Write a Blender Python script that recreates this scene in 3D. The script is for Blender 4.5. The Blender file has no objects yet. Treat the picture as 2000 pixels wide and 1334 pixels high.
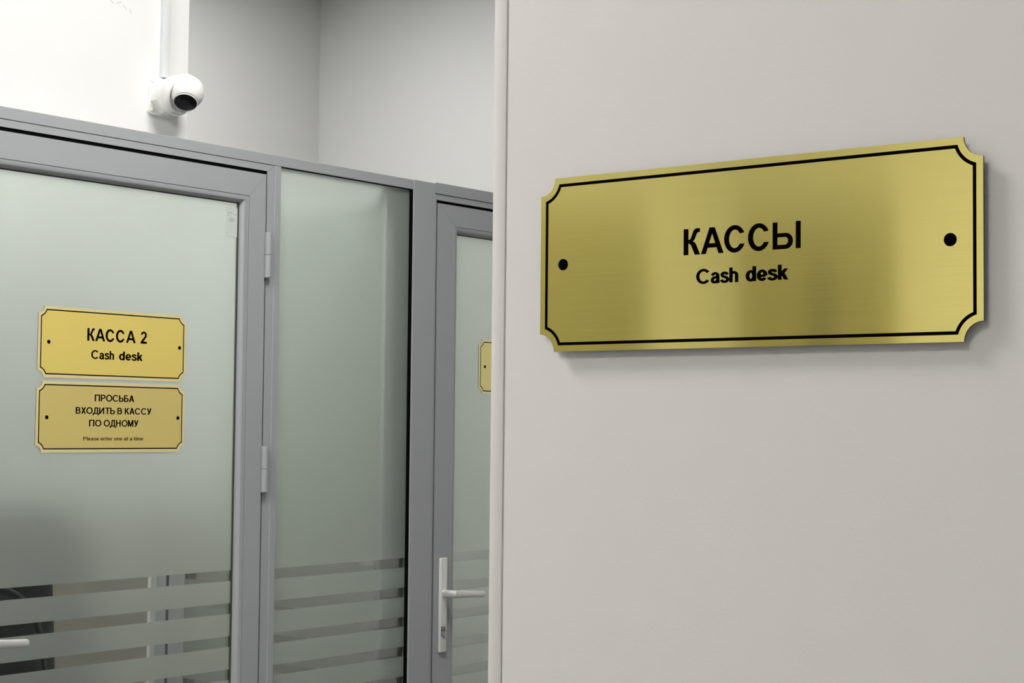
import bpy, bmesh, math
from mathutils import Vector, Matrix

SC = bpy.context.scene
COL = SC.collection
R_ = math.radians

# ---------------------------------------------------------------- camera
H = 1.5                                     # eye height
YAW, PITCH, ROLL, FPX = R_(51.6573), R_(2.8471), R_(0.5706), 3343.54
F = Vector((math.sin(YAW)*math.cos(PITCH), math.cos(YAW)*math.cos(PITCH), math.sin(PITCH)))
Rt = F.cross(Vector((0, 0, 1))).normalized()
Up = Rt.cross(F)
R2 = math.cos(ROLL)*Rt + math.sin(ROLL)*Up
U2 = -math.sin(ROLL)*Rt + math.cos(ROLL)*Up
cd = bpy.data.cameras.new('camera')
cam = bpy.data.objects.new('camera', cd)
COL.objects.link(cam)
M = Matrix((R2, U2, -F)).transposed().to_4x4()
M.translation = Vector((0, 0, H))
cam.matrix_world = M
cd.sensor_width = 36.0
cd.lens = FPX*36.0/2000.0
cd.clip_start = 0.02
SC.camera = cam

# ---------------------------------------------------------------- world, exposure, lamps
w = bpy.data.worlds.new('world'); SC.world = w; w.use_nodes = True
w.node_tree.nodes['Background'].inputs[0].default_value = (0.9, 0.95, 1.0, 1)
w.node_tree.nodes['Background'].inputs[1].default_value = 0.03
SC.view_settings.view_transform = 'Standard'
SC.view_settings.look = 'None'
SC.view_settings.gamma = 1.0
SC.view_settings.use_curve_mapping = False
SC.view_settings.exposure = 0.42
CEIL = 3.24
# x, y, size, watts
LAMPS = [(0.42, 2.15, 0.6, 40), (2.35, 1.95, 0.6, 26), (-1.5, 0.6, 0.6, 32), (3.85, 4.0, 0.6, 12), (2.45, 3.70, 0.6, 32)]

# ---------------------------------------------------------------- helpers
def link(name, me, mat, parent=None):
    o = bpy.data.objects.new(name, me)
    COL.objects.link(o)
    if mat is not None:
        for m in (mat if isinstance(mat, (list, tuple)) else [mat]):
            me.materials.append(m)
    if parent is not None:
        o.parent = parent
    return o

def obj(name, bm, mat, parent=None, smooth=False):
    bmesh.ops.recalc_face_normals(bm, faces=bm.faces[:])
    me = bpy.data.meshes.new(name)
    bm.to_mesh(me); bm.free()
    if smooth:
        for p in me.polygons: p.use_smooth = True
        try: me.set_sharp_from_angle(angle=R_(38))
        except Exception: pass
    return link(name, me, mat, parent)

def flat(name, bm, mat, parent=None):
    me = bpy.data.meshes.new(name)
    bm.to_mesh(me); bm.free()
    return link(name, me, mat, parent)

def empty(name, loc=(0, 0, 0), parent=None):
    o = bpy.data.objects.new(name, None)
    COL.objects.link(o); o.location = loc
    o.empty_display_size = 0.1
    if parent: o.parent = parent
    return o

def tag(o, label=None, cat=None, group=None, kind=None):
    if label: o['label'] = label
    if cat: o['category'] = cat
    if group: o['group'] = group
    if kind: o['kind'] = kind
    return o

def box(bm, x0, x1, y0, y1, z0, z1, bev=0.0, seg=2):
    r = bmesh.ops.create_cube(bm, size=1.0)
    vs = r['verts']
    for v in vs:
        v.co = Vector((x0+(v.co.x+.5)*(x1-x0), y0+(v.co.y+.5)*(y1-y0), z0+(v.co.z+.5)*(z1-z0)))
    if bev > 0:
        es = list({e for v in vs for e in v.link_edges})
        bmesh.ops.bevel(bm, geom=es, offset=bev, segments=seg, affect='EDGES', profile=0.5)
    return vs

def lathe(bm, prof, mat4, n=48, cap=True):
    """prof: list of (radius, height) turned about local z, placed by mat4"""
    rings = []
    for r, h in prof:
        if r < 1e-6:
            rings.append([bm.verts.new(mat4 @ Vector((0, 0, h)))])
        else:
            rings.append([bm.verts.new(mat4 @ Vector((r*math.cos(2*math.pi*i/n), r*math.sin(2*math.pi*i/n), h))) for i in range(n)])
    for a, b in zip(rings, rings[1:]):
        for i in range(n):
            j = (i+1) % n
            if len(a) == 1 and len(b) == 1: continue
            if len(a) == 1: bm.faces.new((a[0], b[i], b[j]))
            elif len(b) == 1: bm.faces.new((a[i], a[j], b[0]))
            else: bm.faces.new((a[i], a[j], b[j], b[i]))
    if cap:
        for rg in (rings[0], rings[-1]):
            if len(rg) > 1: bm.faces.new(rg)

def extrude_poly(bm, pts, z0, z1):
    lo = [bm.verts.new((x, y, z0)) for x, y in pts]
    hi = [bm.verts.new((x, y, z1)) for x, y in pts]
    n = len(pts)
    bm.faces.new(hi); bm.faces.new(lo[::-1])
    for i in range(n):
        j = (i+1) % n
        bm.faces.new((lo[i], lo[j], hi[j], hi[i]))

def band(bm, outer, inner, z0, z1, closed=True):
    """solid strip between two equally long outlines"""
    n = len(outer)
    O0 = [bm.verts.new((x, y, z0)) for x, y in outer]; O1 = [bm.verts.new((x, y, z1)) for x, y in outer]
    I0 = [bm.verts.new((x, y, z0)) for x, y in inner]; I1 = [bm.verts.new((x, y, z1)) for x, y in inner]
    for i in range(n if closed else n-1):
        j = (i+1) % n
        bm.faces.new((O1[i], O1[j], I1[j], I1[i]))
        bm.faces.new((O0[j], O0[i], I0[i], I0[j]))
        bm.faces.new((O0[i], O0[j], O1[j], O1[i]))
        bm.faces.new((I0[j], I0[i], I1[i], I1[j]))
    if not closed:
        bm.faces.new((O0[0], O1[0], I1[0], I0[0])); bm.faces.new((O0[-1], I0[-1], I1[-1], O1[-1]))

# ---------------------------------------------------------------- materials
def mat(name, col, rough=0.5, metal=0.0, spec=0.5, noise=None, bump=None, coat=0.0):
    """noise = (scale, amount) colour mottling; bump = (scale, strength, distance)"""
    m = bpy.data.materials.new(name); m.use_nodes = True
    nt = m.node_tree; b = nt.nodes['Principled BSDF']
    b.inputs['Base Color'].default_value = (*col, 1)
    b.inputs['Roughness'].default_value = rough
    b.inputs['Metallic'].default_value = metal
    b.inputs['Specular IOR Level'].default_value = spec
    b.inputs['Coat Weight'].default_value = coat
    tc = nt.nodes.new('ShaderNodeTexCoord')
    if noise:
        n = nt.nodes.new('ShaderNodeTexNoise'); n.inputs['Scale'].default_value = noise[0]; n.inputs['Detail'].default_value = 4
        nt.links.new(tc.outputs['Object'], n.inputs['Vector'])
        r = nt.nodes.new('ShaderNodeMapRange')
        r.inputs['To Min'].default_value = 1-noise[1]; r.inputs['To Max'].default_value = 1+noise[1]
        nt.links.new(n.outputs['Fac'], r.inputs['Value'])
        mx = nt.nodes.new('ShaderNodeVectorMath'); mx.operation = 'SCALE'
        mx.inputs[0].default_value = col
        nt.links.new(r.outputs['Result'], mx.inputs['Scale'])
        nt.links.new(mx.outputs['Vector'], b.inputs['Base Color'])
    if bump:
        n = nt.nodes.new('ShaderNodeTexNoise'); n.inputs['Scale'].default_value = bump[0]; n.inputs['Detail'].default_value = 3
        nt.links.new(tc.outputs['Object'], n.inputs['Vector'])
        bp = nt.nodes.new('ShaderNodeBump'); bp.inputs['Strength'].default_value = bump[1]; bp.inputs['Distance'].default_value = bump[2]
        nt.links.new(n.outputs['Fac'], bp.inputs['Height'])
        nt.links.new(bp.outputs['Normal'], b.inputs['Normal'])
    return m

def brushed(name, col, rough, aniso, metal=1.0, streak=0.05, tangent='X', bumpk=0.12):
    """brushed metal, the brush marks run along object x (the width of a sign)"""
    m = bpy.data.materials.new(name); m.use_nodes = True
    nt = m.node_tree; b = nt.nodes['Principled BSDF']
    b.inputs['Metallic'].default_value = metal
    b.inputs['Anisotropic'].default_value = aniso
    tc = nt.nodes.new('ShaderNodeTexCoord')
    mp = nt.nodes.new('ShaderNodeMapping'); mp.inputs['Scale'].default_value = (9, 2600, 9)
    nt.links.new(tc.outputs['Object'], mp.inputs['Vector'])
    n = nt.nodes.new('ShaderNodeTexNoise'); n.inputs['Scale'].default_value = 1.0; n.inputs['Detail'].default_value = 5
    nt.links.new(mp.outputs['Vector'], n.inputs['Vector'])
    r = nt.nodes.new('ShaderNodeMapRange'); r.inputs['To Min'].default_value = 1-streak; r.inputs['To Max'].default_value = 1+streak
    nt.links.new(n.outputs['Fac'], r.inputs['Value'])
    mx = nt.nodes.new('ShaderNodeVectorMath'); mx.operation = 'SCALE'; mx.inputs[0].default_value = col
    nt.links.new(r.outputs['Result'], mx.inputs['Scale'])
    nt.links.new(mx.outputs['Vector'], b.inputs['Base Color'])
    r2 = nt.nodes.new('ShaderNodeMapRange'); r2.inputs['To Min'].default_value = rough*0.85; r2.inputs['To Max'].default_value = rough*1.15
    nt.links.new(n.outputs['Fac'], r2.inputs['Value'])
    nt.links.new(r2.outputs['Result'], b.inputs['Roughness'])
    bp = nt.nodes.new('ShaderNodeBump'); bp.inputs['Strength'].default_value = bumpk; bp.inputs['Distance'].default_value = 0.00005
    nt.links.new(n.outputs['Fac'], bp.inputs['Height'])
    nt.links.new(bp.outputs['Normal'], b.inputs['Normal'])
    # brush direction: world vector of the sign's width, made from the object's own x axis
    vt = nt.nodes.new('ShaderNodeVectorTransform'); vt.vector_type = 'VECTOR'; vt.convert_from = 'OBJECT'; vt.convert_to = 'WORLD'
    vt.inputs[0].default_value = (1, 0, 0) if tangent == 'X' else (0, 1, 0)
    nt.links.new(vt.outputs[0], b.inputs['Tangent'])
    return m

def film_mat(name):
    """etched window film: scatters what is behind it forward, plus a white diffuse share"""
    m = bpy.data.materials.new(name); m.use_nodes = True
    nt = m.node_tree; nt.nodes.clear()
    out = nt.nodes.new('ShaderNodeOutputMaterial')
    d = nt.nodes.new('ShaderNodeBsdfDiffuse'); d.inputs[0].default_value = (0.65, 0.70, 0.655, 1)
    t = nt.nodes.new('ShaderNodeBsdfTranslucent'); t.inputs[0].default_value = (0.88, 0.93, 0.88, 1)
    r = nt.nodes.new('ShaderNodeBsdfRefraction'); r.inputs['Color'].default_value = (0.97, 1.0, 0.975, 1)
    r.inputs['Roughness'].default_value = 0.55; r.inputs['IOR'].default_value = 1.35
    a = nt.nodes.new('ShaderNodeMixShader'); a.inputs[0].default_value = 0.5
    nt.links.new(d.outputs[0], a.inputs[1]); nt.links.new(t.outputs[0], a.inputs[2])
    b = nt.nodes.new('ShaderNodeMixShader'); b.inputs[0].default_value = 0.55
    nt.links.new(a.outputs[0], b.inputs[1]); nt.links.new(r.outputs[0], b.inputs[2])
    nt.links.new(b.outputs[0], out.inputs[0])
    return m

def glass_mat(name, tint=(0.955, 0.975, 0.95), refl=0.6):
    m = bpy.data.materials.new(name); m.use_nodes = True
    nt = m.node_tree; nt.nodes.clear()
    out = nt.nodes.new('ShaderNodeOutputMaterial')
    tr = nt.nodes.new('ShaderNodeBsdfTransparent'); tr.inputs[0].default_value = (*tint, 1)
    g = nt.nodes.new('ShaderNodeBsdfGlossy'); g.inputs['Roughness'].default_value = 0.02
    f = nt.nodes.new('ShaderNodeFresnel'); f.inputs[0].default_value = 1.45
    k = nt.nodes.new('ShaderNodeMath'); k.operation = 'MULTIPLY'; k.inputs[1].default_value = refl
    a = nt.nodes.new('ShaderNodeMixShader')
    nt.links.new(f.outputs[0], k.inputs[0]); nt.links.new(k.outputs[0], a.inputs[0])
    nt.links.new(tr.outputs[0], a.inputs[1]); nt.links.new(g.outputs[0], a.inputs[2])
    nt.links.new(a.outputs[0], out.inputs[0])
    return m

def emit(name, col, s):
    m = bpy.data.materials.new(name); m.use_nodes = True
    nt = m.node_tree; nt.nodes.clear()
    out = nt.nodes.new('ShaderNodeOutputMaterial'); e = nt.nodes.new('ShaderNodeEmission')
    e.inputs[0].default_value = (*col, 1); e.inputs[1].default_value = s
    nt.links.new(e.outputs[0], out.inputs[0]); return m

M_WALL = mat('warm_grey_wall_paint', (0.645, 0.626, 0.60), 0.55, spec=0.3, noise=(2.5, 0.02), bump=(260, 0.12, 0.001))
M_TRIM = mat('corner_strip_paint', (0.62, 0.60, 0.575), 0.5, spec=0.3)
M_WHITE = mat('white_wall_paint', (0.80, 0.80, 0.795), 0.6, spec=0.3, noise=(3, 0.01), bump=(220, 0.08, 0.001))
M_BACK = mat('light_grey_wall_paint', (0.585, 0.588, 0.58), 0.6, spec=0.3, noise=(3, 0.012), bump=(220, 0.06, 0.001))
M_GREY = mat('grey_powder_coat', (0.37, 0.385, 0.397), 0.42, spec=0.45, bump=(900, 0.05, 0.0005))
M_GROOVE = mat('dark_joint', (0.10, 0.10, 0.105), 0.8)
M_BLACK = mat('black_rubber', (0.004, 0.004, 0.004), 0.9, spec=0.0)
M_GASK = mat('olive_black_gasket', (0.05, 0.052, 0.04), 0.6)
M_FILM = film_mat('frosted_film')
M_GLASS = glass_mat('clear_glass')
M_BRASS = brushed('brushed_brass', (1.0, 0.865, 0.29), 0.11, 0.9, streak=0.09, bumpk=0.03, tangent='Y')
M_SATIN = brushed('satin_gold_face', (0.98, 0.78, 0.21), 0.5, 0.2, metal=0.35, streak=0.02, bumpk=0.03)
M_PALE = brushed('pale_gold_margin', (0.98, 0.83, 0.42), 0.5, 0.2, metal=0.35, streak=0.02, bumpk=0.03)
M_PEDGE = mat('dark_plate_edge', (0.05, 0.045, 0.02), 0.5)
M_INK = mat('black_engraving', (0.002, 0.0015, 0.002), 0.9, spec=0.0)
M_STEEL = brushed('satin_aluminium', (0.86, 0.86, 0.84), 0.3, 0.2, metal=0.6, streak=0.03, bumpk=0.05)
M_PLATE = mat('silver_painted_metal', (0.74, 0.745, 0.73), 0.4, metal=0.1)
M_CAMW = mat('white_camera_plastic', (0.82, 0.82, 0.79), 0.35, spec=0.5)
M_CAMG = mat('pale_grey_conduit_plastic', (0.74, 0.76, 0.77), 0.4)
M_LENS = mat('black_glossy_lens', (0.002, 0.002, 0.003), 0.1, spec=0.22)
M_LRING = mat('dark_lens_ring', (0.02, 0.02, 0.025), 0.3)
M_FLOOR = mat('grey_floor_tile', (0.165, 0.162, 0.155), 0.4, noise=(6, 0.06))
M_CEIL = mat('white_ceiling', (0.82, 0.82, 0.81), 0.8)
M_TAUPE = mat('taupe_panel', (0.50, 0.47, 0.43), 0.6, noise=(8, 0.03))
M_LEATH = mat('black_leather', (0.016, 0.017, 0.022), 0.45, bump=(300, 0.25, 0.001))
M_SEAM = mat('leather_piping', (0.11, 0.12, 0.13), 0.5)
M_DDOOR = mat('dull_olive_door', (0.36, 0.35, 0.25), 0.55, noise=(9, 0.08))
M_STICK = mat('pale_label_film', (0.60, 0.66, 0.62), 0.5)
M_SPRINT = mat('grey_label_print', (0.42, 0.45, 0.44), 0.6)
M_SCUFF = mat('grey_scuff', (0.62, 0.62, 0.62), 0.8)
M_CHROME = mat('chrome', (0.6, 0.6, 0.6), 0.25, metal=1.0)

# ---------------------------------------------------------------- setting
YB = 3.0            # front plane of the glazed partition
XW = 1.185          # face of the wall that carries the large sign
def struct(name, bm, m, parent=None, smooth=False):
    o = obj(name, bm, m, parent, smooth)
    if parent is None: o['kind'] = 'structure'
    return o

bm = bmesh.new(); box(bm, -2.75, 5.02, -2.15, 5.0, -0.1, 0.0); struct('floor', bm, M_FLOOR)
bm = bmesh.new(); box(bm, -2.75, 5.02, -2.15, 5.0, CEIL, CEIL+0.1); struct('ceiling', bm, M_CEIL)
bm = bmesh.new(); box(bm, XW, XW+0.12, -2.0, 0.9446, 0, CEIL); struct('wall_right', bm, M_WALL)
# narrow edging strip down the wall's end, a fine joint beside it
tr1 = empty('trim_1', (XW, 0.952, 0)); tr1['kind'] = 'structure'
bm = bmesh.new(); box(bm, -0.0004, 0.12, -0.0058, 0.0088, 0, CEIL, 0.0012, 2); struct('edging_strip', bm, M_TRIM, tr1, True)
bm = bmesh.new(); box(bm, 0.0012, 0.119, -0.0074, -0.0058, 0, CEIL); struct('joint', bm, mat('shadow_joint', (0.42, 0.41, 0.37), 0.9), tr1)

bm = bmesh.new(); box(bm, -2.75, -2.6, -2.15, 3.0, 0, CEIL); struct('wall_left', bm, M_WHITE)
bm = bmesh.new(); box(bm, -2.6, 4.867, -2.15, -2.0, 0, CEIL); struct('wall_rear', bm, M_WHITE)
bm = bmesh.new(); box(bm, -2.75, 1.93, 3.0, 3.38, 0, CEIL); struct('wall_front', bm, M_WHITE)
bm = bmesh.new(); box(bm, 1.93, 2.6565, 3.08, 3.38, 2.10, CEIL, 0.002, 1)
beam = struct('wall_overhead', bm, M_WHITE)
for pts in (((214.5, -2.5), (221.5, 6.0)), ((242.5, 10.5), (247.0, 18.5)), ((254.0, 19.5), (256.5, 25.5)), ((229, 6.2), (238, 3.5))):
    bm = bmesh.new()
    P = []
    for px, py in pts:
        d = (px-1000)/FPX*R2 - (py-667)/FPX*U2 + F
        P.append(Vector((0, 0, H)) + d*(3.0797/d.y))
    a, b = P; t = (b-a).normalized()*0.0015; n = Vector((-t.z, 0, t.x))*0.8
    vs = [a-t*2, a+n, b+n, b+t*2, b-n, a-n]
    lo = [bm.verts.new((v.x, 3.0803, v.z)) for v in vs]; hi = [bm.verts.new((v.x, 3.0797, v.z)) for v in vs]
    bm.faces.new(hi); bm.faces.new(lo[::-1])
    for i in range(6): bm.faces.new((lo[i], lo[(i+1) % 6], hi[(i+1) % 6], hi[i]))
    obj('scuff_mark', bm, M_SCUFF, beam)
bm = bmesh.new(); box(bm, -2.75, 5.02, 4.85, 5.0, 0, CEIL); struct('wall_back', bm, M_BACK)
bm = bmesh.new(); box(bm, 4.867, 5.02, -2.15, 4.85, 0, CEIL); struct('wall_side', bm, M_BACK)
# inner wall that closes the lobby behind door one
bm = bmesh.new(); box(bm, 1.6, 3.286, 3.935, 3.995, 0, 2.12); struct('wall_lobby', bm, M_WHITE)
bm = bmesh.new(); box(bm, 1.6, 3.2655, 3.920, 3.935, 0, 1.27); struct('trim_4', bm, M_TAUPE)
bm = bmesh.new(); box(bm, 3.2660, 3.286, 3.909, 3.935, 0, 2.12, 0.002, 1); struct('trim_2', bm, M_WHITE)
bm = bmesh.new(); box(bm, 1.5, 1.6, 3.38, 4.015, 0, 2.12); struct('wall_lobby_side', bm, M_WHITE)

# doors at the far left end of the hall (seen only in the brass)
d3 = empty('door_3', (-1.66, 3.0, 0)); d3['kind'] = 'structure'
bm = bmesh.new(); box(bm, -0.42, 0.42, -0.03, 0, 0, 2.16, 0.003, 1); obj('door_leaf', bm, M_DDOOR, d3)
d4 = empty('door_4', (-2.6, 2.66, 0)); d4['kind'] = 'structure'
bm = bmesh.new(); box(bm, 0, 0.03, -0.28, 0.28, 0, 2.22, 0.003, 1); obj('door_leaf', bm, M_DDOOR, d4)
bm = bmesh.new(); box(bm, 0.029, 0.033, -0.08, 0.01, 0.3, 2.02); obj('glass_pane', bm, mat('grey_door_light', (0.20, 0.20, 0.19), 0.4), d4)

# ---------------------------------------------------------------- glazed partition (all x, y, z in metres)
ZT = 2.1495                                   # top of the partition
def zr(r): return 1.5 + r*3.0                 # height from the measured ratio at the partition's plane
STR = [(1.157-0.0768*k, 1.1322-0.0768*k) for k in range(6)]    # six clear bands in the film

def film(name, x0, x1, y, z0, z1, parent, along='x', shift=0.0):
    bm = bmesh.new()
    edges = [z1]
    for a, b in STR: edges += [a+shift, b+shift]
    edges.append(z0)
    for i in range(0, len(edges), 2):
        t, b = edges[i], edges[i+1]
        if along == 'x': vs = [(x0, y, b), (x1, y, b), (x1, y, t), (x0, y, t)]
        else: vs = [(y, x0, b), (y, x1, b), (y, x1, t), (y, x0, t)]
        bm.faces.new([bm.verts.new(v) for v in vs])
    return flat(name, bm, M_FILM, parent)

# rails and posts
tr3 = empty('trim_3', (1.95, YB, 0)); tr3['kind'] = 'structure'
def P3(name, bm, m=M_GREY): return obj(name, bm, m, tr3)
def lx(x): return x-1.95
bm = bmesh.new(); box(bm, 0, lx(3.366), 0.0, 0.06, zr(.2080), ZT, 0.0008, 1); P3('top_rail', bm)
bm = bmesh.new(); box(bm, lx(3.3665), lx(3.453), -0.003, 0.06, 0, ZT+0.0005, 0.0008, 1); P3('post', bm)
bm = bmesh.new(); box(bm, lx(3.4535), lx(4.42), -0.0015, 0.06, zr(.2078), ZT+0.004, 0.0008, 1); P3('top_rail', bm)
bm = bmesh.new(); box(bm, lx(2.8655), lx(2.8855), 0, 0.06, 0, zr(.2080)-0.0003, 0.0008, 1); P3('post', bm)
bm = bmesh.new(); box(bm, lx(1.93), lx(1.9645), 0, 0.06, 0, ZT, 0.0008, 1); P3('post', bm)
bm = bmesh.new(); box(bm, lx(4.345), lx(4.42), 0, 0.06, 0, zr(.2078), 0.0008, 1); P3('post', bm)

def miter_frame(bm, x0, x1, z0, z1, w, y0, y1, wl=None, bottom=True, d=0.0004, wr=None):
    """rectangular frame with mitred corners, fine open joints of width d; w = profile width"""
    wl = wl or w; wr = wr or w
    wb = w if bottom else 0
    quads = [[(x0, z1), (x1, z1), (x1-wr, z1-w), (x0+wl, z1-w)],
             [(x1, z1), (x1, z0), (x1-wr, z0+wb), (x1-wr, z1-w)],
             [(x0, z0), (x0, z1), (x0+wl, z1-w), (x0+wl, z0+wb)]]
    if bottom: quads.append([(x1, z0), (x0, z0), (x0+wl, z0+w), (x1-wr, z0+w)])
    for q in quads:
        c = Vector((sum(p[0] for p in q)/4, sum(p[1] for p in q)/4))
        f = [bm.verts.new((p[0], y0, p[1])) for p in q]; g = [bm.verts.new((p[0], y1, p[1])) for p in q]
        bm.faces.new(f); bm.faces.new(g[::-1])
        for i in range(4): bm.faces.new((f[i], f[(i+1) % 4], g[(i+1) % 4], g[i]))

def miter_lines(x0, x1, z1, w, wl, y, parent):
    """the hairline joints of the two upper mitres"""
    bm = bmesh.new()
    for a, b in (((x0, z1), (x0+wl, z1-w)), ((x1, z1), (x1-wl, z1-w))):
        A, B = Vector((a[0], 0, a[1])), Vector((b[0], 0, b[1]))
        t = (B-A).normalized(); n = Vector((-t.z, 0, t.x))*0.0004
        vs = [A+n, B+n, B-n, A-n]
        f = [bm.verts.new((v.x, y-0.0001, v.z)) for v in vs]; g = [bm.verts.new((v.x, y+0.001, v.z)) for v in vs]
        bm.faces.new(f); bm.faces.new(g[::-1])
        for i in range(4): bm.faces.new((f[i], f[(i+1) % 4], g[(i+1) % 4], g[i]))
    return obj('mitre_joint', bm, mat('mitre_line', (0.2, 0.2, 0.21), 0.7), parent)

def bead(bm, x0, x1, z0, z1, w, y0, dep):
    """rounded glazing bead: slopes from (edge, y0) in by w and back by dep"""
    prof = []
    for i in range(7):
        a = i/6*math.pi/2
        prof.append((w*math.sin(a), dep*(1-math.cos(a))))       # convex quarter round
    rings = []
    for (o, dd) in prof:
        rings.append([bm.verts.new(v) for v in ((x0+o, y0+dd, z0+o), (x1-o, y0+dd, z0+o), (x1-o, y0+dd, z1-o), (x0+o, y0+dd, z1-o))])
    for a, b in zip(rings, rings[1:]):
        for i in range(4):
            j = (i+1) % 4
            bm.faces.new((a[i], a[j], b[j], b[i]))

def door(name, xl, xr, wl, wr, sh, fz):
    """xl..xr leaf, wl / wr stile widths; fixed frame around; local origin at leaf's lower left"""
    e = empty(name, (xl, YB, 0)); e['kind'] = 'structure'
    W = xr-xl
    zt = zr(.1996); zb = 0.012
    # fixed frame with mitred upper corners, set a hair behind the post faces
    bm = bmesh.new()
    fw = 0.0275
    miter_frame(bm, -0.030, W+0.0295, 0, fz, 0.0157, 0.0015, 0.058, wl=0.0245, bottom=False, wr=0.0245)
    fr = obj('door_frame', bm, M_GREY, e)
    miter_lines(-0.030, W+0.0295, fz, 0.0157, 0.0245, 0.0015, fr)
    # dark rebate seal behind the clearance gap
    bm = bmesh.new()
    gz = fz-0.0157
    box(bm, -0.0055, W+0.005, 0.004, 0.056, zt+0.0002, gz-0.0001)
    box(bm, -0.0056, -0.0006, 0.004, 0.056, 0, gz-0.0001)
    box(bm, W+0.0004, W+0.0052, 0.004, 0.056, 0, gz-0.0001)
    obj('seal', bm, M_BLACK, e)
    # leaf
    bm = bmesh.new()
    x0, x1 = 0.0, W
    tw = 0.057
    q = [[(x0, zt), (x1, zt), (x1-wr, zt-tw), (x0+wl, zt-tw)],
         [(x1, zt), (x1, zb), (x1-wr, zb+0.11), (x1-wr, zt-tw)],
         [(x0, zb), (x0, zt), (x0+wl, zt-tw), (x0+wl, zb+0.11)],
         [(x1, zb), (x0, zb), (x0+wl, zb+0.11), (x1-wr, zb+0.11)]]
    for pp in q:
        f = [bm.verts.new((p[0], 0.0, p[1])) for p in pp]; g = [bm.verts.new((p[0], 0.045, p[1])) for p in pp]
        bm.faces.new(f); bm.faces.new(g[::-1])
        for i in range(4): bm.faces.new((f[i], f[(i+1) % 4], g[(i+1) % 4], g[i]))
    leaf = obj('door_leaf', bm, M_GREY, e)
    for (A, B) in (((x0, zt), (x0+wl, zt-tw)), ((x1, zt), (x1-wr, zt-tw))):
        pass
    bmj = bmesh.new()
    for a, b in (((x0, zt), (x0+wl, zt-tw)), ((x1, zt), (x1-wr, zt-tw))):
        A, B = Vector((a[0], 0, a[1])), Vector((b[0], 0, b[1]))
        t = (B-A).normalized(); n = Vector((-t.z, 0, t.x))*0.0003
        vs = [A+n, B+n, B-n, A-n]
        f = [bmj.verts.new((v.x, -0.0001, v.z)) for v in vs]; g = [bmj.verts.new((v.x, 0.001, v.z)) for v in vs]
        bmj.faces.new(f); bmj.faces.new(g[::-1])
        for i in range(4): bmj.faces.new((f[i], f[(i+1) % 4], g[(i+1) % 4], g[i]))
    obj('mitre_joint', bmj, mat('mitre_line', (0.22, 0.22, 0.23), 0.7), leaf)
    # joint line + quarter round bead
    bm = bmesh.new()
    gx0, gx1, gz0, gz1 = wl, W-wr, zb+0.11, zt-tw
    d = 0.0012
    for bx in ((gx0, gx0+d, gz0, gz1), (gx1-d, gx1, gz0, gz1), (gx0, gx1, gz1-d, gz1), (gx0, gx1, gz0, gz0+d)):
        box(bm, bx[0], bx[1], 0.0012, 0.03, bx[2], bx[3])
    obj('bead_joint', bm, M_GROOVE, leaf)
    bm = bmesh.new(); bead(bm, gx0+d, gx1-d, gz0+d, gz1-d, 0.0165, 0.0006, 0.0165)
    obj('glazing_bead', bm, M_GREY, leaf, True)
    bm = bmesh.new()
    g = 0.0165+d; gd = 0.0045
    for bx in ((gx0+g-0.001, gx0+g+gd, gz0+g, gz1-g), (gx1-g-gd, gx1-g+0.001, gz0+g, gz1-g), (gx0+g, gx1-g, gz1-g-gd*0.5, gz1-g+0.001), (gx0+g, gx1-g, gz0+g-0.001, gz0+g+gd)):
        box(bm, bx[0], bx[1], 0.0165, 0.022, bx[2], bx[3])
    obj('gasket', bm, M_GASK, leaf)
    bm = bmesh.new(); box(bm, gx0+0.01, gx1-0.01, 0.0185, 0.0245, gz0+0.01, gz1-0.01)
    obj('glass_pane', bm, M_GLASS, leaf)
    film('frosted_film', gx0+g, gx1-g, 0.0180, gz0+g, gz1-g, leaf, shift=sh)
    return e, leaf

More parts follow.
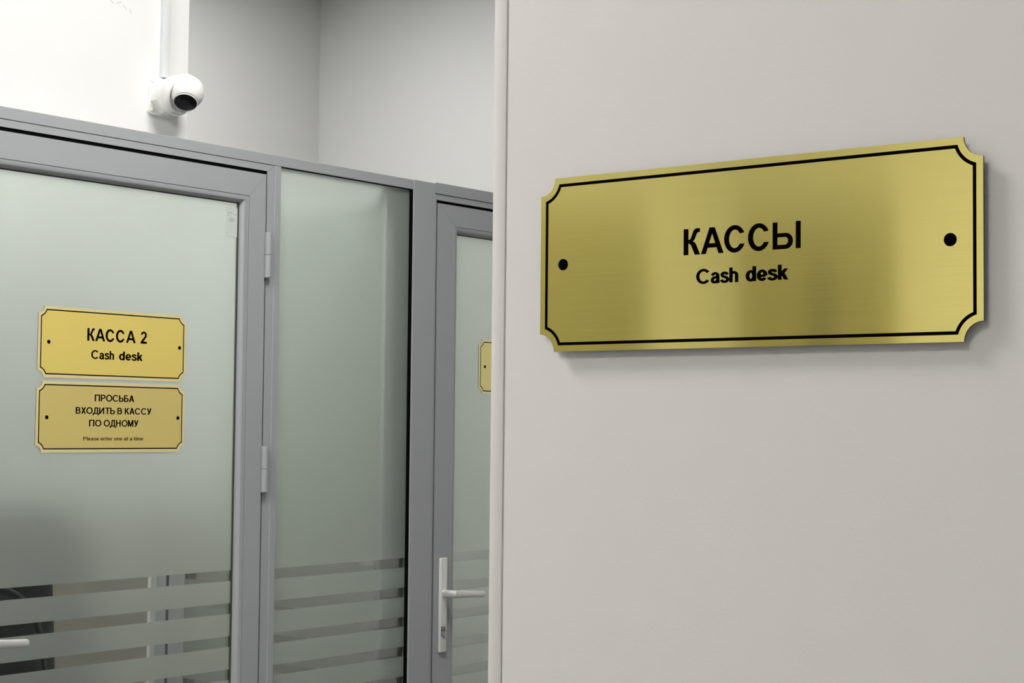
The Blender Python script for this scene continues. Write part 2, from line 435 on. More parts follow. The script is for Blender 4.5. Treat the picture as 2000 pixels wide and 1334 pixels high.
def lever_handle(parent, x, zc):
    """x = plate centre in the door's own frame"""
    e = empty('door_handle', (x, 0, zc), parent)
    bm = bmesh.new(); box(bm, -0.0145, 0.0145, -0.0085, 0.0, -0.157, 0.094, 0.0030, 3)
    obj('back_plate', bm, M_PLATE, e, True)
    # lever: flat neck coming forward, then a faceted grip running to the right
    bm = bmesh.new()
    secs = []
    def ring(c, ax, up, a, b, n=20, p=2.6):
        r = []
        for i in range(n):
            t = 2*math.pi*i/n
            ct, st = math.cos(t), math.sin(t)
            u = math.copysign(abs(ct)**(2/p), ct)*a; v = math.copysign(abs(st)**(2/p), st)*b
            r.append(bm.verts.new(c+ax*u+up*v))
        return r
    X, Y, Z = Vector((1, 0, 0)), Vector((0, 1, 0)), Vector((0, 0, 1))
    path = [(Vector((0, -0.0075, 0)), X, .0105, .0105), (Vector((0, -0.020, 0)), X, .0100, .0103), (Vector((0.000, -0.036, 0)), (X+Y*0.15).normalized(), .0100, .0103),
            (Vector((0.004, -0.046, 0)), (X+Y).normalized(), .0105, .0103), (Vector((0.014, -0.050, 0)), Y, .0080, .0102),
            (Vector((0.030, -0.051, -0.001)), Y, .0062, .0102), (Vector((0.045, -0.051, -0.0022)), Y, .0078, .0094), (Vector((0.065, -0.050, -0.0038)), Y, .0085, .0088),
            (Vector((0.095, -0.049, -0.0058)), Y, .0082, .0090), (Vector((0.113, -0.049, -0.0066)), Y, .0080, .0090), (Vector((0.1175, -0.049, -0.0068)), Y, .0066, .0078), (Vector((0.119, -0.049, -0.0069)), Y, .004, .005)]
    prev = None
    for i, (c, ax, a, b) in enumerate(path):
        r = ring(c, ax, Z, a, b)
        if prev:
            for k in range(20):
                j = (k+1) % 20
                bm.faces.new((prev[k], prev[j], r[j], r[k]))
        else: bm.faces.new(r)
        prev = r
    bm.faces.new(prev)
    obj('lever', bm, M_STEEL, e, True)
    # euro cylinder
    bm = bmesh.new()
    mt = Matrix.Translation((0, -0.0085, -0.094)) @ Matrix.Rotation(R_(90), 4, 'X')
    lathe(bm, [(0.0083, 0), (0.0083, 0.0015), (0.0075, 0.002)], mt, 24)
    box(bm, -0.0050, 0.0050, -0.0105, -0.0085, -0.118, -0.100, 0.002, 2)
    cyl = obj('lock_cylinder', bm, M_CHROME, e, True)
    return e

def handle_flat(parent, x, zc):
    """same handle with its pieces directly under the door (thing > part > sub-part)"""
    tmp = lever_handle(parent, x, zc)
    kids = {c.name.split('.')[0]: c for c in tmp.children}
    base = kids['back_plate']
    loc = tmp.location.copy()
    base.parent = parent; base.location = loc; base.name = 'door_handle'
    for k in ('lever', 'lock_cylinder'):
        kids[k].parent = base; kids[k].location = (0, 0, 0)
    bpy.data.objects.remove(tmp)
    # dark key slot
    bm = bmesh.new(); box(bm, -0.0012, 0.0012, -0.0112, -0.0105, -0.100, -0.090); box(bm, -0.0098, -0.0074, -0.0092, -0.0085, -0.115, -0.088, 0.0003, 1)
    obj('keyhole', bm, M_BLACK, base)
    return base

def hinge(parent, x, z0, z1):
    bm = bmesh.new()
    zm = (z0+z1)/2
    T = lambda z: Matrix.Translation((x, -0.006, z))
    h = (z1-z0)/2
    lathe(bm, [(0.0072, 0), (0.0086, 0.0012), (0.0086, h-0.0016), (0.0076, h-0.0004)], T(z0), 28)
    lathe(bm, [(0.0076, 0.0004), (0.0086, 0.0016), (0.0086, h-0.0012), (0.0072, h)], T(zm), 28)
    lathe(bm, [(0.0070, -0.001), (0.0070, 0.001)], T(zm), 20)
    box(bm, x+0.002, x+0.010, -0.004, 0.0018, z0+0.002, z1-0.002, 0.0006, 1)
    return obj('hinge', bm, M_GREY, parent, True)

# door one: leaf 1.995 .. 2.8365, door two: leaf 3.4672 .. 4.3085
d1, leaf1 = door('door_1', 1.995, 2.8360, 0.072, 0.053, 0.0, zr(.2080)-0.0008)
handle_flat(d1, 0.036, 1.5-.1517*2.95+0.004)
hinge(d1, 0.8455, 1.5+.1169*2.99, 1.5+.1534*2.99)
hinge(d1, 0.8455, 1.5-.0543*2.99, 1.5-.0177*2.99)
hinge(d1, 0.8455, 0.25, 0.36)
d2, leaf2 = door('door_2', 3.4680, 4.3090, 0.072, 0.053, 0.0, zr(.2078)-0.0008)
handle_flat(d2, 0.0325, 1.5-.1523*2.95+0.003)
hinge(d2, 0.8455, 1.5+.1169*2.99, 1.5+.1534*2.99)
hinge(d2, 0.8455, 1.5-.0543*2.99, 1.5-.0177*2.99)

# small clear label in the upper corner of door one's glass
bm = bmesh.new()
sx, sz = 2.7445-1.995, 1.975
box(bm, sx-0.0185, sx+0.0185, 0.0170, 0.0178, sz-0.034, sz+0.0345)
lab = obj('clear_sticker', bm, M_STICK, leaf1)
bm = bmesh.new()
for (a, b, c, d_) in ((-0.013, 0.001, 0.0225, 0.0240), (-0.0135, -0.012, 0.014, 0.0240), (0.006, 0.0125, 0.019, 0.0204), (-0.009, 0.007, 0.0085, 0.0098), (-0.0095, 0.0065, 0.0055, 0.0066), (-0.009, 0.0075, 0.0025, 0.0036)):
    box(bm, sx+a, sx+b, 0.01665, 0.0171, sz+c, sz+d_)
obj('print', bm, M_SPRINT, lab)

# fixed side panel
w1 = empty('window_1', (2.8855, YB, 0)); w1['kind'] = 'structure'
WW = 3.3665-2.8855
bm = bmesh.new(); box(bm, 0, WW, 0.0, 0.055, 0, 0.11, 0.0008, 1); obj('bottom_rail', bm, M_GREY, w1)
bm = bmesh.new(); box(bm, 0.0, WW-0.0005, 0.0105, 0.0165, 0.11, zr(.2080)); obj('glass_pane', bm, M_GLASS, w1)
film('frosted_film', 0.0, WW-0.0035, 0.0100, 0.11, zr(.2080), w1, shift=-0.003)
bm = bmesh.new()
box(bm, WW-0.0045, WW, 0.0015, 0.0105, 0.11, zr(.2080))
box(bm, 0, WW-0.0045, 0.005, 0.0098, zr(.2080)-0.0015, zr(.2080))
obj('gasket', bm, M_BLACK, w1)

# return partition that closes the lobby towards the next booth
w2 = empty('window_2', (3.2865, 3.0285, 0)); w2['kind'] = 'structure'
bm = bmesh.new(); box(bm, 0.0, 0.110, 0.0, 0.020, 0, 2.12, 0.0008, 1); box(bm, 0, 0.045, 0.757, 0.880, 0, 2.12, 0.0008, 1)
box(bm, 0.004, 0.045, 0.04, 0.757, 0, 0.11); box(bm, 0.004, 0.045, 0.04, 0.757, 2.075, 2.12); box(bm, 0.02, 0.045, 0.020, 0.042, 0, 2.12); obj('window_frame', bm, M_GREY, w2)
bm = bmesh.new(); box(bm, -0.0006, 0.001, 0.824, 0.835, 0, 2.12); obj('joint', bm, mat('dark_groove', (0.05, 0.055, 0.06), 0.6), w2)
bm = bmesh.new(); box(bm, 0.004, 0.010, 0.020, 0.757, 0.11, 2.075); obj('glass_pane', bm, M_GLASS, w2)
film('frosted_film', 0.020, 0.757, 0.0030, 0.11, 2.075, w2, along='y', shift=0.001)

# ---------------------------------------------------------------- signs
def outline(W, Hh, off, r, n=10):
    """rectangle with concave quarter-round corners, inset by off; arcs centred on the plate's outer corners"""
    a0 = math.asin(min(1, off/r))
    pts = []
    for cx, cy, s in ((W, 0, 0), (W, Hh, 1), (0, Hh, 2), (0, 0, 3)):
        for i in range(n+1):
            t = a0+(math.pi/2-2*a0)*i/n
            # walking counter-clockwise: arcs run clockwise about the corner
            base = {0: math.pi-t, 1: -math.pi/2-t, 2: -t, 3: math.pi/2-t}[s]
            pts.append((cx+r*math.cos(base), cy+r*math.sin(base)))
    return pts

def ell(cx, cy, a, b, t0, t1, n=28):
    return [(cx+a*math.cos(R_(t0+(t1-t0)*i/n)), cy+b*math.sin(R_(t0+(t1-t0)*i/n))) for i in range(n+1)]

def glyph(bm, ch, x, k, z0, z1):
    """engraved capitals; x = left edge, k = mm -> metre scale relative to a 21.3 mm capital, baseline 0.
    returns the glyph's width"""
    def T(pts): return [(x+px*k, py*k) for px, py in pts]
    if ch == 'К':
        extrude_poly(bm, T([(0, 0), (4.5, 0), (4.5, 9.3), (6.0, 9.0), (7.2, 7.4), (10.8, 0), (15.7, 0), (12.3, 7.2), (11.3, 9.2), (10.1, 10.4), (8.7, 11.1),
                            (10.0, 12.0), (10.9, 13.5), (12.0, 16.2), (12.8, 17.6), (13.9, 18.2), (15.4, 18.3), (15.4, 21.4), (12.4, 21.5), (10.7, 20.9), (9.3, 19.4), (7.6, 15.2), (6.6, 13.0), (5.6, 12.4), (4.5, 12.3), (4.5, 21.3), (0, 21.3)]), z0, z1)
        return 16.7
    if ch == 'А':
        extrude_poly(bm, T([(0, 0), (4.4, 0), (12.2, 21.3), (8.0, 21.3)]), z0, z1)
        extrude_poly(bm, T([(16.5, 0), (21.1, 0), (12.8, 21.3), (8.6, 21.3)]), z0, z1)
        extrude_poly(bm, T([(5.4, 4.9), (15.4, 4.9), (14.2, 8.4), (6.6, 8.4)]), z0, z1)
        return 21.7
    if ch == 'С':
        band(bm, T(ell(9.7, 10.65, 9.7, 11.05, 25, 338)), T(ell(9.9, 10.65, 5.4, 7.4, 34, 326)), z0, z1, closed=False)
        return 22.1
    if ch == 'Ь':
        band(bm, T([(0, 0), (11.6, 0)]+ell(11.6, 6.3, 6.3, 6.3, -90, 90, 16)+[(4.2, 12.6), (4.2, 21.3), (0, 21.3)]),
             T([(4.2, 3.4), (10.9, 3.4)]+ell(10.9, 6.4, 2.9, 3.0, -90, 90, 16)+[(4.2, 9.4), (4.2, 9.4), (4.2, 9.4)]), z0, z1)
        return 20.5
    if ch == 'І':
        extrude_poly(bm, T([(0, 0), (4.2, 0), (4.2, 21.3), (0, 21.3)]), z0, z1)
        return 6
    if ch == '2':
        o = ell(7.0, 15.0, 6.7, 6.4, 172, -32, 16); i = ell(6.9, 14.9, 2.7, 3.2, 172, -32, 16)
        band(bm, T(o+[(6.2, 3.8), (14.0, 3.8), (14.0, 0)]), T(i+[(0.6, 3.6), (0.2, 0.8), (0, 0)]), z0, z1, closed=False)
        return 15
    return 8

def E_(cx, cy, rx, ry, a0, a1, n=18):
    return [(cx+rx*math.cos(R_(a0+(a1-a0)*i/n)), cy+ry*math.sin(R_(a0+(a1-a0)*i/n))) for i in range(n+1)]
def sm(P, n=4):
    """smooth curve through the points"""
    out = []
    Q = [P[0]]+list(P)+[P[-1]]
    for i in range(1, len(Q)-2):
        for k in range(n):
            t = k/n
            out.append(tuple(0.5*((2*Q[i][c])+(-Q[i-1][c]+Q[i+1][c])*t+(2*Q[i-1][c]-5*Q[i][c]+4*Q[i+1][c]-Q[i+2][c])*t*t+(-Q[i-1][c]+3*Q[i][c]-3*Q[i+1][c]+Q[i+2][c])*t**3) for c in (0, 1)))
    out.append(P[-1]); return out
def V_(x, a, b): return [(x, a), (x, b)]
def D_(x0, y0, x1, y1): return ('D', x0, y0, x1, y1)
BOWL = [(.1, .54), (.42, .54)]+E_(.42, .31, .19, .23, 90, -90)[1:]+[(.1, .08)]
ARCH = [(.1, .42)]+E_(.275, .47, .175, .20, 180, 0)[1:]+[(.45, 0)]
STROKES = {   # centre lines in units of the capital height, then the advance
 'C': ([E_(.45, .5, .36, .43, 38, 322, 28)], .92), 'С': ([E_(.45, .5, .36, .43, 38, 322, 28)], .92),
 'a': ([[(.09, .52)]+E_(.27, .49, .17, .175, 155, 0)+[(.44, .14), (.475, 0)], sm([(.44, .44), (.30, .395), (.16, .35), (.09, .21), (.15, .09), (.26, .065), (.37, .12), (.44, .26)])], .60),
 's': ([sm([(.44, .54), (.37, .64), (.26, .665), (.15, .63), (.11, .54), (.16, .445), (.28, .39), (.40, .33), (.45, .22), (.40, .11), (.27, .063), (.13, .10), (.07, .21)])], .56),
 'h': ([V_(.1, 0, 1), ARCH], .60), 'n': ([V_(.1, 0, .73), ARCH], .60),
 'm': ([V_(.1, 0, .73), [(.1, .42)]+E_(.255, .48, .155, .19, 180, 0)[1:]+[(.41, 0)], [(.41, .42)]+E_(.565, .48, .155, .19, 180, 0)[1:]+[(.72, 0)]], .87),
 'd': ([V_(.47, 0, 1), E_(.275, .365, .185, .30, 0, 360, 28)], .63),
 'e': ([[(.46, .33)]+E_(.27, .365, .19, .30, 8, 325, 26), [(.09, .335), (.46, .335)]], .58),
 'o': ([E_(.28, .365, .2, .30, 0, 360, 28)], .60), 'k': ([V_(.1, 0, 1), D_(.13, .27, .44, .73), D_(.45, 0, .24, .46)], .56),
 'P': ([V_(.1, 0, 1), [(.1, .92), (.40, .92)]+E_(.40, .69, .20, .23, 90, -90)[1:]+[(.1, .46)]], .74),
 'Р': ([V_(.1, 0, 1), [(.1, .92), (.40, .92)]+E_(.40, .69, .20, .23, 90, -90)[1:]+[(.1, .46)]], .76),
 'l': ([V_(.1, 0, 1)], .25), 'i': ([V_(.1, 0, .73), V_(.1, .85, 1)], .25),
 't': ([[(.15, .93), (.15, .16), (.19, .085), (.32, .075)], [(0.0, .66), (.32, .66)]], .38),
 'r': ([V_(.1, 0, .73), E_(.33, .42, .23, .245, 180, 84)], .41),
 'П': ([V_(.1, 0, 1), V_(.68, 0, 1), [(.1, .92), (.68, .92)]], .86), 'О': ([E_(.47, .5, .37, .43, 0, 360, 32)], .96),
 'Ь': ([V_(.1, 0, 1), BOWL], .74), 'Б': ([V_(.1, 0, 1), BOWL, [(.1, .92), (.58, .92)]], .76),
 'А': ([D_(.10, 0, .385, 1), D_(.67, 0, .385, 1), [(.2, .3), (.57, .3)]], .79),
 'В': ([V_(.1, 0, 1), [(.1, .92), (.38, .92)]+E_(.38, .73, .17, .19, 90, -90)[1:]+[(.1, .54)], BOWL], .78),
 'Х': ([D_(.10, 0, .57, 1), D_(.57, 0, .10, 1)], .70),
 'Д': ([[(.2, .08), (.27, .35), (.29, .92)], [(.24, .92), (.70, .92)], V_(.64, .08, 1), [(0, .08), (.8, .08)], V_(.06, -.2, .1), V_(.74, -.2, .1)], .86),
 'И': ([V_(.1, 0, 1), V_(.66, 0, 1), D_(.13, .05, .63, .95)], .86), 'Т': ([V_(.35, 0, 1), [(0, .92), (.70, .92)]], .74),
 'К': ([V_(.1, 0, 1), sm([(.1, .51), (.24, .53), (.34, .64), (.42, .84), (.50, .915), (.63, .92)]), sm([(.24, .53), (.34, .47), (.42, .32), (.56, 0)])], .70),
 'У': ([D_(.33, .22, .58, 1), D_(.36, .22, .08, 1), sm([(.35, .30), (.28, .13), (.19, .075), (.07, .09)])], .68),
 'Н': ([V_(.1, 0, 1), V_(.63, 0, 1), [(.1, .53), (.63, .53)]], .82),
 'М': ([V_(.1, 0, 1), V_(.76, 0, 1), D_(.43, .02, .13, 1), D_(.43, .02, .73, 1)], .94), ' ': ([], .30)}
def ribbon(bm, pts, wx, wy, T, z0, z1):
    closed = math.dist(pts[0], pts[-1]) < 1e-6
    L, Rr = [], []
    n = len(pts)
    for i, p in enumerate(pts):
        a = pts[i-1] if i > 0 else (pts[-2] if closed else None)
        b = pts[i+1] if i < n-1 else (pts[1] if closed else None)
        ds = []
        for u, v in ((a, p), (p, b)):
            if u is None or v is None: continue
            dx, dy = v[0]-u[0], v[1]-u[1]; l = math.hypot(dx, dy)
            if l > 1e-9: ds.append((dx/l, dy/l))
        dx = sum(d[0] for d in ds); dy = sum(d[1] for d in ds); l = math.hypot(dx, dy) or 1
        dx, dy = dx/l, dy/l
        k = 1/max(0.5, abs(dx*ds[0][0]+dy*ds[0][1]))
        ox, oy = -dy*wx/2*k, dx*wy/2*k
        L.append((p[0]+ox, p[1]+oy)); Rr.append((p[0]-ox, p[1]-oy))
    if closed: band(bm, [T(*p) for p in L[:-1]], [T(*p) for p in Rr[:-1]], z0, z1)
    else: band(bm, [T(*p) for p in L], [T(*p) for p in Rr], z0, z1, closed=False)

def text_into(bm, s, x0, x1, base, cap, z0, z1, wt=0.15):
    """engraved lettering fitted between x0 and x1, capitals cap high, stems wt of the capital height"""
    xs = []; x = 0
    for c_ in s:
        xs.append(x); x += STROKES[c_][1]
    last = STROKES[s[-1]][1]
    tot = x-.1+wt/2-0.03
    lo = .1-wt/2 if s[0] not in 'CС' else .0
    kx = (x1-x0)/(tot-lo)
    for c_, px in zip(s, xs):
        T = lambda a, b: (x0+(px+a-lo)*kx, base+b*cap)
        for st in STROKES[c_][0]:
            if st[0] == 'D':
                _, a, b, c2, d = st
                h = wt*0.56
                extrude_poly(bm, [T(a-h, b), T(a+h, b), T(c2+h, d), T(c2-h, d)], z0, z1)
            else: ribbon(bm, st, wt, wt*0.86, T, z0, z1)

def sign(name, mat4, W, Hh, th, lineoff, linew, rr, face_mat, margin_mat, dots, dotr, writer, label, group=None, pads=0.0, writer2=None):
    """local x right, y up, z out of the wall; origin lower left, back of the plate at z = 0"""
    e = empty(name); e.matrix_world = mat4
    tag(e, label, 'sign', group)
    bm = bmesh.new(); extrude_poly(bm, outline(W, Hh, 0.0, 0.0150, 12), 0, th)
    o = obj('plate', bm, [margin_mat, M_PEDGE], e)
    for p in o.data.polygons:
        if p.normal.z < 0.9: p.material_index = 1
    if face_mat is not margin_mat:
        bm = bmesh.new(); extrude_poly(bm, outline(W, Hh, lineoff+linew*0.5, 0.0150+lineoff+linew*0.5, 12), th, th+0.00008)
        obj('face', bm, face_mat, e)
    bm = bmesh.new()
    band(bm, outline(W, Hh, lineoff, 0.0150+lineoff, 12), outline(W, Hh, lineoff+linew, 0.0150+lineoff+linew, 12), th, th+0.00015)
    obj('border_line', bm, M_INK, e)
    if writer:
        bm = bmesh.new(); writer(bm, th, th+0.00018); obj('lettering', bm, M_INK, e)
    if writer2:
        bm = bmesh.new(); writer2(bm, th, th+0.00018); tag(obj('small_lettering', bm, M_INK, e), 'small English line')
    for (dx, dy) in dots:
        bm = bmesh.new(); lathe(bm, [(dotr, 0), (dotr, 0.0004), (dotr*0.8, 0.0006)], Matrix.Translation((dx, dy, th)), 28)
        obj('screw_cap', bm, M_INK, e, True)
    if pads > 0:
        for (dx, dy) in ((0.05, 0.03), (W-0.05, 0.03), (0.05, Hh-0.03), (W-0.05, Hh-0.03)):
            bm = bmesh.new(); box(bm, dx-0.02, dx+0.02, dy-0.01, dy+0.01, -pads, 0.0002)
            obj('mounting_pad', bm, M_PEDGE, e)
    return e

def word(bm, s, x, cap, z0, z1, base):
    k = cap/21.3
    b2 = bmesh.new()
    for ch in s:
        x += glyph(b2, ch, x, k, z0, z1)*k if ch != ' ' else 8*k
    bmesh.ops.translate(b2, verts=b2.verts[:], vec=(0, base, 0))
    me = bpy.data.meshes.new('w'); b2.to_mesh(me); b2.free(); bm.from_mesh(me); bpy.data.meshes.remove(me)

# large sign on the near wall: x runs towards -Y, y up, z out (-X)
PAD = 0.007
mA = Matrix(((0, 0, -1, XW-PAD), (-1, 0, 0, 0.8993), (0, 1, 0, 1.5647), (0, 0, 0, 1)))
def write_big(bm, z0, z1):
    base = 0.1405-0.0645   # capital baseline above the plate's foot
    k = 0.001
    b2 = bmesh.new()
    for ch, x in (('К', 0.1465), ('А', 0.1631), ('С', 0.1848), ('С', 0.2068), ('Ь', 0.2290), ('І', 0.2495)):
        glyph(b2, ch, x, k, z0, z1)
    bmesh.ops.translate(b2, verts=b2.verts[:], vec=(0, base, 0))
    me = bpy.data.meshes.new('w'); b2.to_mesh(me); b2.free(); bm.from_mesh(me); bpy.data.meshes.remove(me)
    text_into(bm, 'Cash', 0.1588, 0.1982, 0.1165-0.0645, 0.0119, z0, z1, 0.20)
    text_into(bm, 'desk', 0.2049, 0.2424, 0.1165-0.0645, 0.0119, z0, z1, 0.20)
sign('brass_sign', mA, 0.4022, 0.1497, 0.0020, 0.0053, 0.0026, 0.02, M_BRASS, M_BRASS,
     [(0.0243, 0.0747), (0.3768, 0.0751)], 0.0049, write_big, 'large brushed brass cash desk plaque with concave corners on the near grey wall', pads=PAD)

# signs on the glass of the doors: x runs along X, y up, z towards the viewer (-Y)
GY = YB+0.0176
def mB(x, z): return Matrix(((1, 0, 0, x), (0, 0, -1, GY), (0, 1, 0, z), (0, 0, 0, 1)))
def write_s1(bm, z0, z1):
    word(bm, 'КАССА', 0.1272, 0.0272, z0, z1, 0.0825)
    word(bm, '2', 0.2733, 0.0272, z0, z1, 0.0825)
    text_into(bm, 'Cash', 0.1388, 0.2012, 0.0435, 0.0192, z0, z1, 0.185)
    text_into(bm, 'desk', 0.2145, 0.2795, 0.0435, 0.0192, z0, z1, 0.185)
W2, H2 = 0.4055, 0.1515
sign('gold_sign', mB(2.2043, 1.5943), W2, H2, 0.0015, 0.0066, 0.0025, 0.02, M_SATIN, M_PALE,
     [(0.0275, 0.0755), (0.3860, 0.0775)], 0.0042, write_s1, 'gold cash desk number 2 sign, upper of the pair on the frosted door', 'gold signs on the glass doors')
def write_s2b(bm, z0, z1):
    text_into(bm, 'Please enter one at a time', 0.1235, 0.2870, 0.0255, 0.0082, z0, z1, 0.15)
def write_s2(bm, z0, z1):
    text_into(bm, 'ПРОСЬБА', 0.1515, 0.2592, 0.1105, 0.0147, z0, z1, 0.18)
    text_into(bm, 'ВХОДИТЬ В КАССУ', 0.1018, 0.3085, 0.0830, 0.0143, z0, z1, 0.18)
    text_into(bm, 'ПО ОДНОМУ', 0.1380, 0.2722, 0.0558, 0.0147, z0, z1, 0.18)
M_SATIN2 = brushed('satin_gold_dull', (0.86, 0.69, 0.24), 0.5, 0.2, metal=0.4, streak=0.02, bumpk=0.03)
sign('gold_sign', mB(2.2035, 1.4355), W2, H2, 0.0015, 0.0066, 0.0025, 0.02, M_SATIN2, M_PALE,
     [(0.0275, 0.0745), (0.3860, 0.0765)], 0.0042, write_s2, 'duller gold sign asking to enter one at a time, below the number 2 sign', 'gold signs on the glass doors', writer2=write_s2b)
M_SATIN3 = brushed('satin_gold_lit', (1.0, 0.87, 0.36), 0.5, 0.2, metal=0.1, streak=0.02, bumpk=0.03)  # lighter copy of the satin gold; light the wall blocks is in the colour
M_PALE3 = brushed('pale_gold_lit', (1.0, 0.92, 0.60), 0.5, 0.2, metal=0.1, streak=0.02, bumpk=0.03)  # margin gold lightened the same way, extra light put into its colour
sign('gold_sign', mB(3.6651, 1.5905), W2, H2, 0.0015, 0.0066, 0.0025, 0.02, M_SATIN3, M_PALE3,
     [(0.0275, 0.0755), (0.3860, 0.0775)], 0.0042, None, 'gold sign with painted-in light, half hidden by the wall, on the far right glass door', 'gold signs on the glass doors')

# ---------------------------------------------------------------- security camera
sc = empty('security_camera', (2.579, 3.08, 2.2525))
tag(sc, 'white turret security camera with black lens mounted high above the glass door', 'security camera')
bm = bmesh.new()
b4 = bmesh.new()
def rrect(w_, h_, r, n=6):
    pts = []
    for cx, cy, a in ((w_/2-r, -h_/2+r, -90), (w_/2-r, h_/2-r, 0), (-w_/2+r, h_/2-r, 90), (-w_/2+r, -h_/2+r, 180)):
        for i in range(n+1):
            t = R_(a+90*i/n); pts.append((cx+r*math.cos(t), cy+r*math.sin(t)))
    return pts
extrude_poly(bm, rrect(0.088, 0.088, 0.012), 0, 0.007)
bmesh.ops.transform(bm, matrix=Matrix.Rotation(R_(90), 4, 'X'), verts=bm.verts[:])
plate = obj('mounting_plate', bm, M_CAMW, sc)
for (x, z) in ((-0.036, -0.034), (-0.036, 0.034), (0.036, -0.034), (0.036, 0.034)):
    bm = bmesh.new(); lathe(bm, [(0.0045, 0.0065), (0.0045, 0.0085), (0.0025, 0.0098), (0, 0.0100)], Matrix.Translation((x, 0, z)) @ Matrix.Rotation(R_(90), 4, 'X'), 20)
    obj('screw', bm, M_CAMW, plate, True)
# cut-corner adapter box
bm = bmesh.new()
c = 0.027; hw = 0.040
extrude_poly(bm, [(-hw+c, -hw), (hw-c, -hw), (hw, -hw+c), (hw, hw-c), (hw-c, hw), (-hw+c, hw), (-hw, hw-c), (-hw, -hw+c)], 0.006, 0.030)
for v in bm.verts:
    if v.co.z > 0.02: v.co.x *= 0.93; v.co.y *= 0.93
bmesh.ops.transform(bm, matrix=Matrix.Rotation(R_(90), 4, 'X'), verts=bm.verts[:])
obj('adapter_box', bm, M_CAMW, sc)
mt = Matrix.Rotation(R_(90), 4, 'X')
bm = bmesh.new()
lathe(bm, [(0.036, 0.026), (0.0400, 0.028), (0.0425, 0.031), (0.0425, 0.040), (0.0445, 0.0415), (0.0445, 0.0520), (0.0455, 0.0535), (0.0460, 0.062), (0.0450, 0.0700), (0.0425, 0.0760), (0.0405, 0.0768), (0.0390, 0.0755), (0.0385, 0.070)], mt, 64)
for v in bm.verts:
    if v.co.y < -0.058: v.co.y -= 0.42*v.co.z
base = obj('turret_base', bm, M_CAMW, sc, True)
# eyeball with flat lens face
vd = (Vector((2.579, 2.992, 2.2525))-Vector((0, 0, H))).normalized()
imgdn = (-U2*0.985 - R2*0.17)
ax = (math.cos(R_(45))*(-vd) + math.sin(R_(45))*(imgdn - imgdn.dot(vd)*vd).normalized()).normalized()
q = ax.to_track_quat('Z', 'Y').to_matrix().to_4x4()
mb = Matrix.Translation((0, -0.0865, 0.0035)) @ q
RB = 0.0385
prof = [(0, -RB)]
a_end = math.acos(0.0285/RB)
for i in range(1, 28):
    t = math.pi - (math.pi-a_end)*i/27
    prof.append((RB*math.sin(t), RB*math.cos(t)))
bm = bmesh.new(); lathe(bm, prof+[(0.0272, 0.0325), (0.0268, 0.0340), (0.0260, 0.0337)], mb, 64)
eye = obj('camera_head', bm, M_CAMW, sc, True)
bm = bmesh.new(); lathe(bm, [(0.0265, 0.0280), (0.0263, 0.0333), (0.0252, 0.0341), (0, 0.0345)], mb, 64, cap=False)
lens = obj('lens', bm, M_LENS, sc, True)
bm = bmesh.new(); lathe(bm, [(0.0085, 0.0347), (0.0085, 0.0353), (0.0075, 0.0353), (0.0075, 0.0347)], mb, 40, cap=False)
obj('lens_ring', bm, M_LRING, lens, True)
bm = bmesh.new()
pd = (vd*(-0.35)+U2*0.85+R2*0.35).normalized()
lathe(bm, [(0.0016, RB-0.0008), (0.0016, RB+0.0003), (0, RB+0.0004)], Matrix.Translation((0, -0.0865, 0.001)) @ pd.to_track_quat('Z', 'Y').to_matrix().to_4x4(), 16)
obj('fixing_screw', bm, M_GROOVE, eye)
# trunking that feeds it
bm = bmesh.new()
box(bm, 2.569, 2.590, 3.0675, 3.0800, 2.2985, CEIL, 0.0012, 2)
o = obj('cable_trunking', bm, M_CAMG, None, True)
tag(o, 'slim white cable trunking running up the wall above the security camera', 'cable trunking')

# ---------------------------------------------------------------- office chair in the lobby, seen through the clear bands
ch = empty('office_chair', (2.355, 3.545, 0))
tag(ch, 'black leather high back office chair behind the frosted door, seen through its clear bands', 'chair')
def pad(name, cx, cy, cz, sx, sy, sz, p, parent, tilt=0.0, m=M_LEATH):
    bm = bmesh.new()
    bmesh.ops.create_uvsphere(bm, u_segments=48, v_segments=32, radius=1.0)
    for v in bm.verts:
        c_ = v.co
        f = lambda t: math.copysign(abs(t)**(2/p), t)
        n = (abs(c_.x)**p+abs(c_.y)**2.4+abs(c_.z)**p)**(1/p)
        c_ /= max(n, 1e-6)
        v.co = Vector((c_.x*sx, c_.y*sy, c_.z*sz))
    bmesh.ops.transform(bm, matrix=Matrix.Translation((cx, cy, cz)) @ Matrix.Rotation(tilt, 4, 'X'), verts=bm.verts[:])
    return obj(name, bm, m, parent, True)
bk = pad('backrest', 0, -0.02, 0.93, 0.285, 0.05, 0.385, 5, ch, R_(-4))
pad('back_cushion', 0, -0.062, 0.83, 0.228, 0.032, 0.278, 3, bk, R_(-4))
bm = bmesh.new()
n = 72; ring = []
for i in range(n):
    t = 2*math.pi*i/n
    cx_, sz_ = math.cos(t), math.sin(t)
    k = (abs(cx_)**3+abs(sz_)**3)**(-1/3)
    ring.append(Vector((cx_*k*0.235, -0.064, 0.83+sz_*k*0.285)))
rr = []
for i in range(n):
    a_, b_ = ring[i-1], ring[(i+1) % n]
    t = (b_-a_).normalized(); nn = t.cross(Vector((0, 1, 0)))
    rr.append([bm.verts.new(ring[i]+nn*0.004*math.cos(u*math.pi/3)+Vector((0, 1, 0))*0.004*math.sin(u*math.pi/3)) for u in range(6)])
for i in range(n):
    j = (i+1) % n
    for u in range(6):
        w_ = (u+1) % 6
        bm.faces.new((rr[i][u], rr[j][u], rr[j][w_], rr[i][w_]))
obj('piping', bm, M_SEAM, bk, True)
pad('seat', 0, -0.19, 0.47, 0.27, 0.22, 0.06, 4, ch)
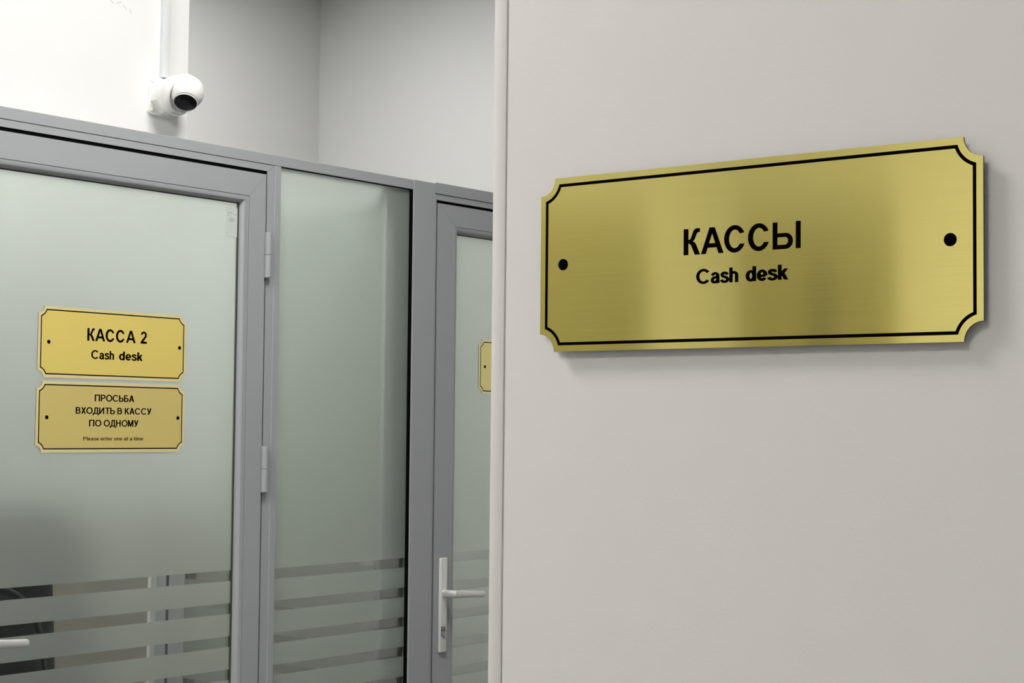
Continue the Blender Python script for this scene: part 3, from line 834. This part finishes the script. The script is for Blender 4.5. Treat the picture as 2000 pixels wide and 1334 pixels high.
for s in (-1, 1):
    bm = bmesh.new(); box(bm, s*0.31-0.03, s*0.31+0.03, -0.3, 0.0, 0.66, 0.70, 0.015, 3); box(bm, s*0.31-0.015, s*0.31+0.015, -0.16, -0.10, 0.44, 0.67, 0.005, 2)
    box(bm, min(s*0.25, s*0.32), max(s*0.25, s*0.32), -0.16, -0.10, 0.43, 0.46, 0.004, 1)
    obj('armrest', bm, M_LEATH, ch, True)
bm = bmesh.new(); lathe(bm, [(0.025, 0.10), (0.025, 0.42), (0.06, 0.425), (0.06, 0.44)], Matrix.Translation((0, -0.17, 0)), 24); obj('gas_lift', bm, M_CHROME, ch, True)
bm = bmesh.new()
for i in range(5):
    t = 2*math.pi*i/5+0.3
    v = Vector((math.cos(t), math.sin(t), 0)); s_ = Vector((-v.y, v.x, 0))*0.022
    c0 = Vector((0, -0.17, 0))
    top = [c0+s_+Vector((0, 0, .12)), c0-s_+Vector((0, 0, .12)), c0+v*0.26-s_*.7+Vector((0, 0, .085)), c0+v*0.26+s_*.7+Vector((0, 0, .085))]
    hi = [bm.verts.new(p) for p in top]; lo = [bm.verts.new(p-Vector((0, 0, .03))) for p in top]
    bm.faces.new(hi); bm.faces.new(lo[::-1])
    for k in range(4): bm.faces.new((lo[k], lo[(k+1) % 4], hi[(k+1) % 4], hi[k]))
obj('star_base', bm, M_LEATH, ch)
for i in range(5):
    t = 2*math.pi*i/5+0.3
    bm = bmesh.new()
    lathe(bm, [(0.02, -0.018), (0.0275, -0.014), (0.0275, 0.014), (0.02, 0.018)], Matrix.Translation((0.25*math.cos(t), -0.17+0.25*math.sin(t), 0.0278)) @ Matrix.Rotation(R_(90), 4, 'X'), 20)
    obj('caster', bm, M_LEATH, ch, True)

# ---------------------------------------------------------------- ceiling lights (the room's LED panels)
places = ['in front of the wall with the brass sign', 'in front of the glass partition', 'at the near end of the hall', 'over the far booths behind the partition', 'over the lobby behind the frosted door']
for i, (x, y, s, wt) in enumerate(LAMPS):
    e = empty('ceiling_light', (x, y, CEIL))
    tag(e, 'square white LED ceiling panel '+places[i], 'ceiling light', 'LED ceiling panels')
    h = s/2
    bm = bmesh.new(); band(bm, [(-h-.02, -h-.02), (h+.02, -h-.02), (h+.02, h+.02), (-h-.02, h+.02)], [(-h, -h), (h, -h), (h, h), (-h, h)], -0.012, 0.0)
    obj('frame', bm, M_CEIL, e)
    bm = bmesh.new(); box(bm, -h, h, -h, h, -0.008, 0.0)
    obj('diffuser', bm, emit('led_panel', (1.0, 0.985, 0.955), wt/(math.pi*s*s)), e)
